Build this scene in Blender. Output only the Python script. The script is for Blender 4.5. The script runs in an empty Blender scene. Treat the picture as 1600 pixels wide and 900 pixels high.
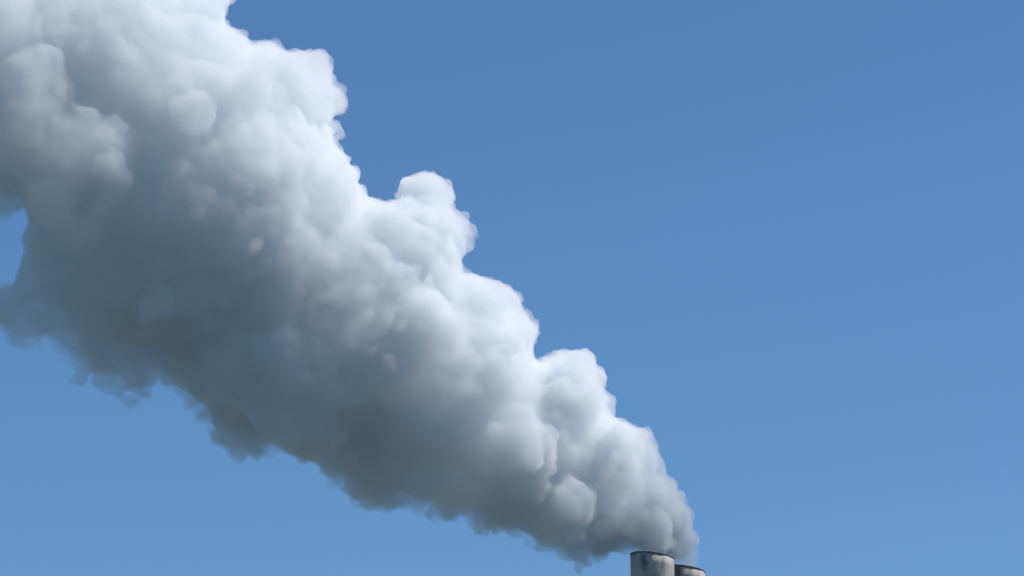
import bpy, bmesh, math, random
import numpy as np
from mathutils import Vector

sc = bpy.context.scene
col = sc.collection
R = math.radians
rng = np.random.default_rng(11)
random.seed(4)

# ------------------------------------------------------------------ camera
PITCH = R(17.0)
HFOV = R(17.4)
CAM = np.array((0.0, 0.0, 1.7))
cd = bpy.data.cameras.new('camera')
cam = bpy.data.objects.new('camera', cd)
col.objects.link(cam)
cam.location = CAM
cam.rotation_euler = (R(90) + PITCH, 0, 0)
cd.sensor_fit = 'HORIZONTAL'
cd.angle = HFOV
cd.clip_start = 1.0
cd.clip_end = 60000
sc.camera = cam

# ------------------------------------------------------------------ light
SUN_EL, SUN_AZ = 56.0, 85.0          # azimuth clockwise from +Y (the view direction)
w = bpy.data.worlds.new('World')
sc.world = w
w.use_nodes = True
nt = w.node_tree
bg = nt.nodes['Background']
sky = nt.nodes.new('ShaderNodeTexSky')
sky.sky_type = 'NISHITA'
sky.sun_disc = False
sky.sun_elevation = R(SUN_EL)
sky.sun_rotation = R(SUN_AZ)
sky.altitude = 0
sky.air_density = 1.0
sky.dust_density = 0.0
sky.ozone_density = 6.0
wb = nt.nodes.new('ShaderNodeMixRGB'); wb.blend_type = 'MULTIPLY'      # the camera's cool white balance
wb.inputs['Fac'].default_value = 1
wb.inputs['Color2'].default_value = (0.70, 0.88, 0.975, 1)
nt.links.new(sky.outputs[0], wb.inputs['Color1'])
nt.links.new(wb.outputs[0], bg.inputs[0])
bg.inputs[1].default_value = 0.103

sd = bpy.data.lights.new('sun', 'SUN')
sd.energy = 4.6
sd.angle = R(0.5)
sd.color = (1.0, 0.905, 0.875)
sun = bpy.data.objects.new('sun', sd)
col.objects.link(sun)
sdir = Vector((math.sin(R(SUN_AZ)) * math.cos(R(SUN_EL)),
               math.cos(R(SUN_AZ)) * math.cos(R(SUN_EL)), math.sin(R(SUN_EL))))
sun.rotation_euler = sdir.to_track_quat('Z', 'Y').to_euler()
sun.location = sdir * 300

vs = sc.view_settings
sc.display_settings.display_device = 'sRGB'
vs.view_transform = 'Standard'
vs.look = 'None'
vs.gamma = 1
vs.use_curve_mapping = False
vs.exposure = 0.1

cy = sc.cycles
cy.max_bounces = 40
cy.volume_bounces = 40
cy.diffuse_bounces = 3
cy.use_denoising = True
cy.denoiser = 'OPENIMAGEDENOISE'
cy.sample_clamp_indirect = 6.0

# ------------------------------------------------------------------ helpers
FPX = 800 / math.tan(HFOV / 2)
FWD = np.array((0, math.cos(PITCH), math.sin(PITCH)))
UP = np.array((0, -math.sin(PITCH), math.cos(PITCH)))
RT = np.array((1.0, 0, 0))


def at(px, py, Y):
    """point of the place seen at a photo position, at ground distance Y; also metres per photo pixel there"""
    a = (np.asarray(px, float) - 800) / FPX
    b = (450 - np.asarray(py, float)) / FPX
    d = FWD + np.multiply.outer(a, RT) + np.multiply.outer(b, UP)
    t = np.asarray(Y, float) / d[..., 1]
    return CAM + d * t[..., None], t / FPX


def mesh_obj(name, verts, faces, mat, parent=None, smooth=True):
    me = bpy.data.meshes.new(name)
    me.from_pydata(verts, [], faces)
    me.update()
    if smooth:
        me.polygons.foreach_set('use_smooth', [True] * len(me.polygons))
    me.materials.append(mat)
    o = bpy.data.objects.new(name, me)
    col.objects.link(o)
    o.parent = parent
    return o


def tag(o, label=None, cat=None, group=None, kind=None):
    if label: o['label'] = label
    if cat: o['category'] = cat
    if group: o['group'] = group
    if kind: o['kind'] = kind


def mat_new(name):
    m = bpy.data.materials.new(name)
    m.use_nodes = True
    return m, m.node_tree, m.node_tree.nodes['Principled BSDF']


# ------------------------------------------------------------------ ground
m, nt, b = mat_new('ground')
n = nt.nodes.new('ShaderNodeTexNoise'); n.inputs['Scale'].default_value = 0.02; n.inputs['Detail'].default_value = 8
tc = nt.nodes.new('ShaderNodeTexCoord')
cr = nt.nodes.new('ShaderNodeValToRGB')
cr.color_ramp.elements[0].position = 0.35; cr.color_ramp.elements[0].color = (0.03, 0.048, 0.042, 1)
cr.color_ramp.elements[1].position = 0.7; cr.color_ramp.elements[1].color = (0.058, 0.078, 0.07, 1)
nt.links.new(tc.outputs['Object'], n.inputs['Vector'])
nt.links.new(n.outputs['Fac'], cr.inputs['Fac'])
nt.links.new(cr.outputs['Color'], b.inputs['Base Color'])
b.inputs['Roughness'].default_value = 0.95
S = 25000
g = mesh_obj('ground', [(-S, -S, 0), (S, -S, 0), (S, S, 0), (-S, S, 0)], [(0, 1, 2, 3)], m, smooth=False)
tag(g, kind='structure')

# ------------------------------------------------------------------ chimneys
def concrete(name, seed, stain):
    m, nt, b = mat_new(name)
    L = nt.links.new
    N = nt.nodes.new
    tc = N('ShaderNodeTexCoord')
    mp = N('ShaderNodeMapping'); mp.inputs['Location'].default_value = (seed * 7.3, seed * 3.1, seed * 1.7)
    L(tc.outputs['Object'], mp.inputs['Vector'])
    # broad cloudy patches of old limewash over grey concrete
    n1 = N('ShaderNodeTexNoise'); n1.inputs['Scale'].default_value = 0.45; n1.inputs['Detail'].default_value = 9; n1.inputs['Roughness'].default_value = 0.62
    L(mp.outputs[0], n1.inputs['Vector'])
    c1 = N('ShaderNodeValToRGB')
    c1.color_ramp.elements[0].position = 0.36; c1.color_ramp.elements[0].color = (0.24, 0.235, 0.19, 1)
    c1.color_ramp.elements[1].position = 0.56; c1.color_ramp.elements[1].color = (0.40, 0.40, 0.37, 1)
    L(n1.outputs['Fac'], c1.inputs['Fac'])
    # soot streaks that run down the shaft
    mp2 = N('ShaderNodeMapping'); mp2.inputs['Scale'].default_value = (1, 1, 0.16); mp2.inputs['Location'].default_value = (seed * 2.3, seed * 5.1, 0)
    L(tc.outputs['Object'], mp2.inputs['Vector'])
    n2 = N('ShaderNodeTexNoise'); n2.inputs['Scale'].default_value = 0.9; n2.inputs['Detail'].default_value = 6
    L(mp2.outputs[0], n2.inputs['Vector'])
    c2 = N('ShaderNodeValToRGB')
    c2.color_ramp.elements[0].position = 0.52; c2.color_ramp.elements[0].color = (0, 0, 0, 1)
    c2.color_ramp.elements[1].position = 0.66; c2.color_ramp.elements[1].color = (1, 1, 1, 1)
    L(n2.outputs['Fac'], c2.inputs['Fac'])
    mx = N('ShaderNodeMixRGB'); mx.inputs['Color2'].default_value = (0.055, 0.06, 0.05, 1)
    mu = N('ShaderNodeMath'); mu.operation = 'MULTIPLY'; mu.inputs[1].default_value = 0.35
    L(c2.outputs['Color'], mu.inputs[0]); L(mu.outputs[0], mx.inputs['Fac'])
    L(c1.outputs['Color'], mx.inputs['Color1'])
    # rust and lichen flecks
    n3 = N('ShaderNodeTexNoise'); n3.inputs['Scale'].default_value = 1.7; n3.inputs['Detail'].default_value = 5
    L(mp.outputs[0], n3.inputs['Vector'])
    c3 = N('ShaderNodeValToRGB')
    c3.color_ramp.elements[0].position = 0.62; c3.color_ramp.elements[0].color = (0, 0, 0, 1)
    c3.color_ramp.elements[1].position = 0.72; c3.color_ramp.elements[1].color = (0.7, 0.7, 0.7, 1)
    L(n3.outputs['Fac'], c3.inputs['Fac'])
    mx3 = N('ShaderNodeMixRGB'); mx3.inputs['Color2'].default_value = (0.20, 0.17, 0.08, 1)
    L(c3.outputs['Color'], mx3.inputs['Fac']); L(mx.outputs['Color'], mx3.inputs['Color1'])
    # one soot stain that has run down from the lip
    vs_ = N('ShaderNodeMapping'); vs_.inputs['Location'].default_value = tuple(-q for q in stain); vs_.inputs['Scale'].default_value = (1, 1, 1)
    L(tc.outputs['Object'], vs_.inputs['Vector'])
    wn = N('ShaderNodeTexNoise'); wn.inputs['Scale'].default_value = 1.3; wn.inputs['Detail'].default_value = 5
    L(tc.outputs['Object'], wn.inputs['Vector'])
    ad = N('ShaderNodeVectorMath'); ad.operation = 'MULTIPLY_ADD'; ad.inputs[1].default_value = (1.6, 1.6, 1.6)
    sb = N('ShaderNodeVectorMath'); sb.operation = 'SUBTRACT'; sb.inputs[1].default_value = (0.5, 0.5, 0.5)
    L(wn.outputs['Color'], sb.inputs[0]); L(sb.outputs[0], ad.inputs[0]); L(vs_.outputs[0], ad.inputs[2])
    sc_ = N('ShaderNodeVectorMath'); sc_.operation = 'MULTIPLY'; sc_.inputs[1].default_value = (1.6, 0.5, 0.75)
    L(ad.outputs[0], sc_.inputs[0])
    ln = N('ShaderNodeVectorMath'); ln.operation = 'LENGTH'; L(sc_.outputs[0], ln.inputs[0])
    mst = N('ShaderNodeMapRange')
    for k, v in zip((1, 2, 3, 4), (0.3, 1.15, 0.72, 0.0)):
        mst.inputs[k].default_value = v
    L(ln.outputs['Value'], mst.inputs[0])
    mx4 = N('ShaderNodeMixRGB'); mx4.inputs['Color2'].default_value = (0.04, 0.045, 0.04, 1)
    L(mst.outputs[0], mx4.inputs['Fac']); L(mx3.outputs['Color'], mx4.inputs['Color1'])
    L(mx4.outputs['Color'], b.inputs['Base Color'])
    b.inputs['Roughness'].default_value = 0.92
    bp = N('ShaderNodeBump'); bp.inputs['Strength'].default_value = 0.5; bp.inputs['Distance'].default_value = 0.12
    L(n1.outputs['Fac'], bp.inputs['Height']); L(bp.outputs[0], b.inputs['Normal'])
    return m


m_soot, nt, b = mat_new('sooty_rim')
b.inputs['Roughness'].default_value = 0.9
n = nt.nodes.new('ShaderNodeTexNoise'); n.inputs['Scale'].default_value = 1.4; n.inputs['Detail'].default_value = 6
cr = nt.nodes.new('ShaderNodeValToRGB')
cr.color_ramp.elements[0].position = 0.35; cr.color_ramp.elements[0].color = (0.09, 0.09, 0.08, 1)
cr.color_ramp.elements[1].position = 0.75; cr.color_ramp.elements[1].color = (0.24, 0.225, 0.19, 1)
tc = nt.nodes.new('ShaderNodeTexCoord')
nt.links.new(tc.outputs['Object'], n.inputs['Vector'])
nt.links.new(n.outputs['Fac'], cr.inputs['Fac']); nt.links.new(cr.outputs['Color'], b.inputs['Base Color'])


def ring_mesh(rings, seg, closed_loop, tilt, ztop, rag=None):
    """rings: (radius, z) round the axis; near the top the rings lean with the slanted mouth"""
    v, f = [], []
    for k, (r, z) in enumerate(rings):
        for i in range(seg):
            a = 2 * math.pi * i / seg
            x, y = r * math.cos(a), r * math.sin(a)
            lean = max(0.0, 1 - (ztop - z) / 14.0)
            dz = -tilt * x * lean
            if rag is not None and k in rag[0]:
                dz += rag[1][i]
            v.append((x, y, z + dz))
    nr = len(rings)
    for k in range(nr if closed_loop else nr - 1):
        k2 = (k + 1) % nr
        for i in range(seg):
            j = (i + 1) % seg
            f.append((k * seg + i, k * seg + j, k2 * seg + j, k2 * seg + i))
    return v, f


def chimney(px_c, py_top, width_px, Y, seed, tilt, label):
    p, s = at(px_c, py_top, Y)
    s = float(s)
    r = width_px * s / 2
    H = float(p[2])
    root = bpy.data.objects.new('chimney', None)
    col.objects.link(root)
    root.location = (float(p[0]), Y, 0)
    tag(root, label, 'chimney', 'weathered chimneys under the plume')
    seg = 96
    rag = np.interp(np.linspace(0, 96, 96, endpoint=False), np.arange(0, 97, 3),
                    np.r_[(q := rng.uniform(-0.05, 0.05, 32)), q[0]])
    thick = 0.32
    rb = r * 1.45
    ztop = H - 0.28
    rings = [(rb, -0.6)]
    for z in np.linspace(0, ztop - 16, 16):
        rings.append((rb + (r - rb) * (z / (ztop - 16)) ** 0.9, z))
    for z in np.linspace(ztop - 14, ztop, 12):
        rings.append((r, z))
    # over the lip and down the inside of the flue
    rings += [(r - thick, ztop), (r - thick, ztop - 6), (r - thick, ztop - 22)]
    v, f = ring_mesh(rings, seg, False, tilt, ztop)
    mesh_obj('shaft', v, f, concrete('chimney_concrete', seed, (-0.42 * r, -0.9 * r, ztop - 1.1) if seed == 1.0 else (-0.25 * r, -0.95 * r, ztop - 0.6)), root)
    rr = [(r + 0.05, ztop + 0.02), (r + 0.06, ztop + 0.13), (r + 0.03, ztop + 0.19),
          (r - thick - 0.02, ztop + 0.18), (r - thick - 0.05, ztop + 0.12), (r - thick - 0.05, ztop - 0.5),
          (r - thick + 0.08, ztop - 0.5), (r - thick + 0.08, ztop + 0.03), (r - 0.05, ztop + 0.03), (r - 0.02, ztop + 0.02)]
    v, f = ring_mesh(rr, seg, True, tilt, ztop, rag=((0,), rag))
    mesh_obj('rim', v, f, m_soot, root)
    return root, p, r


Y1, Y2 = 442.0, 452.0
chim1, top1, r1c = chimney(1019, 868, 68, Y1, 1.0, 0.11,
                           'nearer pale grey concrete chimney with a dark soot stain under its rim')
chim2, top2, r2c = chimney(1067, 889, 68, Y2, 2.0, 0.11,
                           'farther grey chimney half hidden behind the stained one, lower in view')

# ------------------------------------------------------------------ smoke plume
OUT = [(1098, 890), (1090, 835), (1078, 795), (1062, 765), (1034, 742), (1034, 700), (1015, 676), (985, 662), (958, 650),
       (947, 605), (928, 562), (908, 543), (885, 538), (862, 546), (846, 556), (835, 562), (834, 540), (847, 522), (845, 500),
       (830, 488), (815, 460), (795, 442), (772, 436), (745, 432), (724, 428), (722, 400), (738, 390), (749, 372),
       (742, 345), (728, 332), (712, 327), (716, 302), (700, 282), (682, 268), (655, 264), (632, 275), (618, 295), (614, 311),
       (592, 312), (574, 309), (562, 290), (558, 258), (544, 243), (528, 226), (540, 208), (532, 192), (520, 186),
       (540, 175), (549, 155), (540, 135), (524, 126), (524, 100), (512, 80), (482, 70), (462, 80), (452, 86), (436, 72), (412, 66), (392, 72),
       (378, 56), (358, 42), (352, 28), (366, 12), (380, -6), (384, -40), (350, -66), (310, -60), (280, -90), (220, -84),
       (150, -120), (60, -110), (-60, -150), (-180, -140), (-300, -170), (-400, -130), (-440, -30), (-400, 80),
       (-330, 160), (-260, 240), (-200, 290), (-130, 330), (-80, 320), (-40, 338), (0, 341), (24, 336), (42, 326),
       (42, 350), (34, 376), (40, 396), (26, 402), (18, 430), (22, 442), (0, 444), (-50, 430), (-110, 440), (-130, 480), (-100, 510),
       (-40, 500), (0, 506), (16, 512), (22, 536), (40, 548), (60, 540), (66, 530), (84, 532), (106, 546), (108, 574), (124, 588),
       (150, 586), (176, 598), (194, 604), (204, 630), (212, 642), (226, 626), (242, 612), (243, 582), (258, 598), (274, 622),
       (300, 626), (326, 624), (330, 650), (330, 680), (348, 698), (374, 712), (408, 716), (430, 704), (456, 708), (486, 722), (520, 738), (544, 756),
       (542, 786), (566, 794), (606, 794), (640, 790), (668, 786), (682, 808), (704, 812), (722, 802), (744, 822), (780, 832), (812, 836), (842, 846), (866, 862), (894, 872),
       (926, 874), (952, 864), (974, 870), (984, 880), (984, 862), (1054, 872), (1060, 884)]
poly = np.array(OUT, float)
STEP = 4.0
gx = np.arange(-460, 1120, STEP)
gy = np.arange(-360, 910, STEP)
GX, GY = np.meshgrid(gx, gy, indexing='ij')


def poly_dist(P):
    d2 = np.full(P.shape[:-1], 1e18)
    inside = np.zeros(P.shape[:-1], bool)
    n = len(poly)
    x, y = P[..., 0], P[..., 1]
    for i in range(n):
        a, b = poly[i], poly[(i + 1) % n]
        e = b - a
        t = np.clip(((x - a[0]) * e[0] + (y - a[1]) * e[1]) / (e @ e + 1e-9), 0, 1)
        d2 = np.minimum(d2, (x - a[0] - t * e[0]) ** 2 + (y - a[1] - t * e[1]) ** 2)
        if a[1] != b[1]:
            c = ((a[1] > y) != (b[1] > y)) & (x < (b[0] - a[0]) * (y - a[1]) / (b[1] - a[1]) + a[0])
            inside ^= c
    d = np.sqrt(d2)
    return np.where(inside, d, -d)


DG = poly_dist(np.stack([GX, GY], -1))


def din(px, py):
    i = np.clip(((np.asarray(px) + 460) / STEP), 0, len(gx) - 1.01)
    j = np.clip(((np.asarray(py) + 360) / STEP), 0, len(gy) - 1.01)
    i0, j0 = i.astype(int), j.astype(int)
    fi, fj = i - i0, j - j0
    return (DG[i0, j0] * (1 - fi) * (1 - fj) + DG[i0 + 1, j0] * fi * (1 - fj) + DG[i0, j0 + 1] * (1 - fi) * fj + DG[i0 + 1, j0 + 1] * fi * fj)


def axis_depth(px):
    """the wind carries the plume left and a little towards the viewer"""
    return np.interp(px, [-460, 0, 600, 1000, 1100], [-42, -36, -16, 0, 6])


def tilt_depth(x, y, d):
    # the underside hangs back behind the ridge that faces the viewer
    off = ((y - np.interp(x, AXX, AXY)) * 0.8) / np.interp(x, AXX, AXH)
    up = np.interp(0.82 * x + 0.57 * y, [150, 308, 400, 470, 600, 700, 790, 900, 1040], [0.2, 0.0, 0.3, 0.6, 0.4, 0.0, 0.0, 0.5, 0.6])
    return np.interp(off, [-1, 0, 1], [up, 0, 0.6]) * np.interp(x, AXX, AXH)


AXX = [-460, 0, 300, 600, 830, 950, 1060]
AXY = [0, 190, 350, 530, 690, 770, 840]
AXH = [300, 330, 270, 200, 150, 100, 50]

# spheres: x px, y px, radius px, depth offset from the chimney mouth in px
SP = []
# 1. the body: discs inscribed in the outline, big first, each a ball
D = DG.copy()
cover = np.zeros_like(D)
order = [(90, 0.55), (45, 0.6), (24, 0.62), (13, 0.66), (7, 0.75)]
for rmin, keep in order:
    while True:
        cand = np.where(cover > 0, 0, D)
        k = int(np.argmax(cand))
        i, j = np.unravel_index(k, D.shape)
        d = cand[i, j]
        if d < rmin:
            break
        x, y = gx[i], gy[j]
        zoff = axis_depth(x) / 0.088 + rng.normal(0, 0.22 if d < 90 else 0.09) * d + tilt_depth(x, y, d)
        if d < 24:
            zoff += rng.normal(0, 12)
        SP.append((x, y, d * 0.97, zoff, 0))
        cover[(GX - x) ** 2 + (GY - y) ** 2 < (d * keep) ** 2] = 1
nbody = len(SP)
# the clump that stands behind on the upper right, and nearer lobes that overlap what is behind them
HAND = [(668, 300, 34, 70), (715, 345, 28, 80), (650, 358, 44, -110), (600, 390, 75, -120), (692, 405, 36, -90), (640, 440, 60, -100),
        (255, 190, 70, -120), (320, 225, 44, -100), (180, 165, 60, -130), (270, 290, 90, -130), (130, 260, 110, -130),
        (420, 170, 80, 40), (470, 140, 55, 60), (400, 230, 70, 10), (455, 250, 60, 20), (370, 280, 60, -30),
        (280, 415, 38, -150), (240, 462, 34, -140), (420, 370, 80, -90), 
        (900, 590, 50, 20), (865, 625, 60, -28), (828, 660, 60, -85), (788, 698, 60, -130), (740, 640, 70, -60), (720, 690, 55, -70), (990, 690, 32, -10)]
for (x, y, r, zo) in HAND:
    r = min(r, max(din(x, y) * 1.0, 10))
    SP.append((x, y, r, axis_depth(x) / 0.088 + zo * 0.8, 0))
for (x, y, r) in [(1084, 882, 13), (1078, 860, 17), (1073, 838, 18), (1066, 812, 20), (1054, 788, 22), (1066, 880, 22), (1050, 850, 26),
                  (1040, 820, 30), (1022, 858, 22), (1030, 780, 34), (1000, 850, 24)]:
    SP.append((x, y, r, 75 if x > 1045 else 30, 0))
# 2. puffs on the puffs
def puffs(parents, n_per, lo, hi, rmin, level, sink=0.82):
    out = []
    for (x, y, r, z, l) in parents:
        n = rng.poisson(n_per)
        for _ in range(n):
            v = rng.normal(size=3); v /= np.linalg.norm(v)
            rr = r * rng.uniform(lo, hi)
            if rr < rmin:
                continue
            calm = y > np.interp(x, AXX, AXY) - (110 if x < 620 else -15) or x < 260      # the shaded flank is smoother
            if calm and v[2] < 0:
                v[2] *= 0.72
            q = np.array((x, y, z)) + v * (r * sink)
            d = float(din(q[0], q[1]))
            if d < rmin * 0.8:
                continue
            rr = min(rr, d * 1.0 + rng.uniform(0, 5))
            if calm and level > 1 and v[2] < 0:
                q[2] += 0.6 * rr
            if rr < rmin:
                continue
            if 190 < q[0] < 440 and 225 < q[1] < 390 and q[2] < -380:
                continue                                            # one broad calm face here
            out.append((q[0], q[1], rr, q[2], level))
    return out


L0 = [s for s in SP if s[2] > 22]
L1 = puffs(L0, 16, 0.28, 0.5, 9, 1)
L2 = puffs(L1, 7, 0.3, 0.5, 6, 2, 0.86)
L3 = [p for p in puffs([q for q in L1 + L2 if 7 < q[2] < 40 and din(q[0], q[1]) < q[2] + 12], 6, 0.35, 0.6, 5, 3, 0.9)]
SP += L1 + L2 + L3
SP = np.array(SP)
print('spheres', nbody, len(L1), len(L2), len(L3))

# torn wisps that hang from the underside
LOWER = np.array([(-40, 500), (0, 508), (22, 540), (60, 540), (106, 550), (120, 590), (160, 592), (204, 634), (226, 628), (244, 590), (262, 606),
                  (300, 632), (326, 630), (318, 655), (332, 690), (372, 716), (430, 710), (486, 726), (544, 762), (560, 796), (606, 798), (660, 792),
                  (690, 812), (722, 808), (760, 834), (812, 840), (850, 858), (894, 876), (926, 878), (955, 868)], float)
seg = np.linalg.norm(np.diff(LOWER, axis=0), axis=1)
cum = np.r_[0, np.cumsum(seg)]
WP = []
for q in np.arange(0, cum[-1], 6.0):
    x = np.interp(q, cum, LOWER[:, 0]); y = np.interp(q, cum, LOWER[:, 1])
    r = rng.uniform(5, 14)
    x += rng.normal(0, 4); y += rng.normal(-6, 4)
    i0 = np.argmin((SP[:, 0] - x) ** 2 + (SP[:, 1] - y) ** 2 + (SP[:, 2] < 9) * 900)
    WP.append((x, y, r, SP[i0, 3] + rng.normal(0, 10), 0))
    if rng.random() < 0.4:
        WP.append((x + rng.normal(0, 8), y + rng.uniform(0, 7), r * 0.6, SP[i0, 3] + rng.normal(0, 10), 0))
SP = np.concatenate([SP, np.array(WP)])



def ico(sub):
    bm = bmesh.new()
    bmesh.ops.create_icosphere(bm, subdivisions=sub, radius=1)
    v = np.array([x.co[:] for x in bm.verts])
    f = np.array([[x.index for x in p.verts] for p in bm.faces])
    bm.free()
    return v, f


ICO = {2: ico(2), 3: ico(3), 4: ico(4)}


def blob_mesh(S, voxel, name):
    V, F, off = [], [], 0
    Yc = Y1 + 3 + S[:, 3] * 0.088
    P, s = at(S[:, 0], S[:, 1], Yc)
    for p, m_, r in zip(P, s, S[:, 2]):
        v, f = ICO[4 if r > 60 else 3 if r > 14 else 2]
        V.append(v * (r * m_) + p); F.append(f + off); off += len(v)
    V = np.concatenate(V); F = np.concatenate(F)
    me = bpy.data.meshes.new(name + '_raw')
    me.vertices.add(len(V)); me.vertices.foreach_set('co', V.astype(np.float32).ravel())
    me.loops.add(F.size); me.loops.foreach_set('vertex_index', F.astype(np.int32).ravel())
    me.polygons.add(len(F)); me.polygons.foreach_set('loop_start', np.arange(0, F.size, 3, dtype=np.int32))
    me.update(calc_edges=True)
    o = bpy.data.objects.new(name + '_raw', me)
    col.objects.link(o)
    md = o.modifiers.new('remesh', 'REMESH'); md.mode = 'VOXEL'; md.voxel_size = voxel
    md = o.modifiers.new('smooth', 'SMOOTH'); md.factor = 0.5; md.iterations = 2
    for (kind, sz, st, mid) in (('CLOUDS', 7.0, 2.2, 0.5), ('VORONOI', 3.4, -1.3, 0.45), ('VORONOI', 1.7, -0.85, 0.42), ('CLOUDS', 0.7, 0.25, 0.5)):
        tx = bpy.data.textures.new('billow', kind); tx.noise_scale = sz
        md = o.modifiers.new('billow', 'DISPLACE'); md.texture = tx; md.strength = st; md.mid_level = mid; md.texture_coords = 'LOCAL'
    md = o.modifiers.new('remesh', 'REMESH'); md.mode = 'VOXEL'; md.voxel_size = voxel * 0.9
    dg = bpy.context.evaluated_depsgraph_get()
    me2 = bpy.data.meshes.new_from_object(o.evaluated_get(dg))
    me2.name = name
    bpy.data.objects.remove(o); bpy.data.meshes.remove(me)
    me2.polygons.foreach_set('use_smooth', [True] * len(me2.polygons))
    print(name, len(me2.polygons))
    return me2


def smoke_mat(name, mouth):
    m = bpy.data.materials.new(name)
    m.use_nodes = True
    nt = m.node_tree
    N, L = nt.nodes.new, nt.links.new
    nt.nodes.remove(nt.nodes['Principled BSDF'])
    pv = N('ShaderNodeVolumePrincipled')
    pv.inputs['Color'].default_value = (0.9, 0.925, 0.94, 1)
    pv.inputs['Anisotropy'].default_value = 0.2
    tc = N('ShaderNodeTexCoord')
    n = N('ShaderNodeTexNoise')
    n.inputs['Scale'].default_value = 0.13; n.inputs['Detail'].default_value = 5; n.inputs['Distortion'].default_value = 0.6
    n.inputs['Roughness'].default_value = 0.55
    L(tc.outputs['Object'], n.inputs['Vector'])
    mr = N('ShaderNodeMapRange')
    for k, v in zip((1, 2, 3, 4), (0.34, 0.66, 0.16, 1.0)):
        mr.inputs[k].default_value = v
    L(n.outputs['Fac'], mr.inputs[0])
    # steam is still thin where it leaves the farther flue
    vd = N('ShaderNodeVectorMath'); vd.operation = 'DISTANCE'; vd.inputs[1].default_value = mouth
    L(tc.outputs['Object'], vd.inputs[0])
    m2 = N('ShaderNodeMapRange'); m2.interpolation_type = 'SMOOTHSTEP'
    for k, v in zip((1, 2, 3, 4), (0.0, 12.0, 0.65, 1.0)):
        m2.inputs[k].default_value = v
    L(vd.outputs['Value'], m2.inputs[0])
    mu = N('ShaderNodeMath'); mu.operation = 'MULTIPLY'
    # the plume thins as it spreads downwind
    m3 = N('ShaderNodeMapRange'); m3.interpolation_type = 'SMOOTHSTEP'
    for k, v in zip((1, 2, 3, 4), (60.0, 115.0, 1.0, 0.6)):
        m3.inputs[k].default_value = v
    L(vd.outputs['Value'], m3.inputs[0])
    mv = N('ShaderNodeMath'); mv.operation = 'MULTIPLY'
    L(mr.outputs[0], mv.inputs[0]); L(m3.outputs[0], mv.inputs[1])
    # young, dense billows along the top; ragged, drier vapour along the underside
    vp = N('ShaderNodeVectorMath'); vp.operation = 'DOT_PRODUCT'; vp.inputs[1].default_value = (0.55, 0.0, 0.83)
    L(tc.outputs['Object'], vp.inputs[0])
    m4 = N('ShaderNodeMapRange'); m4.interpolation_type = 'SMOOTHSTEP'
    for k, v in zip((1, 2, 3, 4), (-12.0, 14.0, 0.55, 0.8)):
        m4.inputs[k].default_value = v
    L(vp.outputs['Value'], m4.inputs[0])
    mw = N('ShaderNodeMath'); mw.operation = 'MULTIPLY'
    L(mv.outputs[0], mw.inputs[0]); L(m4.outputs[0], mw.inputs[1])
    mv = mw
    L(mv.outputs[0], mu.inputs[0]); L(m2.outputs[0], mu.inputs[1])
    L(mu.outputs[0], pv.inputs['Density'])
    # volume colour is greyer near the farther flue and paler downwind
    mc = N('ShaderNodeMapRange'); mc.interpolation_type = 'SMOOTHSTEP'
    for k, v in zip((1, 2, 3, 4), (3.0, 24.0, 0.0, 1.0)):
        mc.inputs[k].default_value = v
    L(vd.outputs['Value'], mc.inputs[0])
    cm = N('ShaderNodeMixRGB')
    cm.inputs['Color1'].default_value = (0.62, 0.70, 0.74, 1)
    cm.inputs['Color2'].default_value = (0.918, 0.942, 0.948, 1)
    L(mc.outputs[0], cm.inputs['Fac']); L(cm.outputs['Color'], pv.inputs['Color'])
    L(pv.outputs[0], nt.nodes['Material Output'].inputs['Volume'])
    m.cycles.volume_step_rate = 0.12
    return m


me = blob_mesh(SP, 0.27, 'smoke_plume')
pm, _ = at(1076, 893, Y1 + 9)
base = np.array((float(top1[0]), Y1, float(top1[2])))
me.transform(__import__('mathutils').Matrix.Translation(-Vector(base)))
me.materials.append(smoke_mat('billowing_smoke', tuple(pm - base)))
plume = bpy.data.objects.new('smoke_plume', me)
col.objects.link(plume)
plume.location = base
tag(plume, 'thick billowing white and grey smoke plume drifting left from the two chimney mouths', 'smoke')
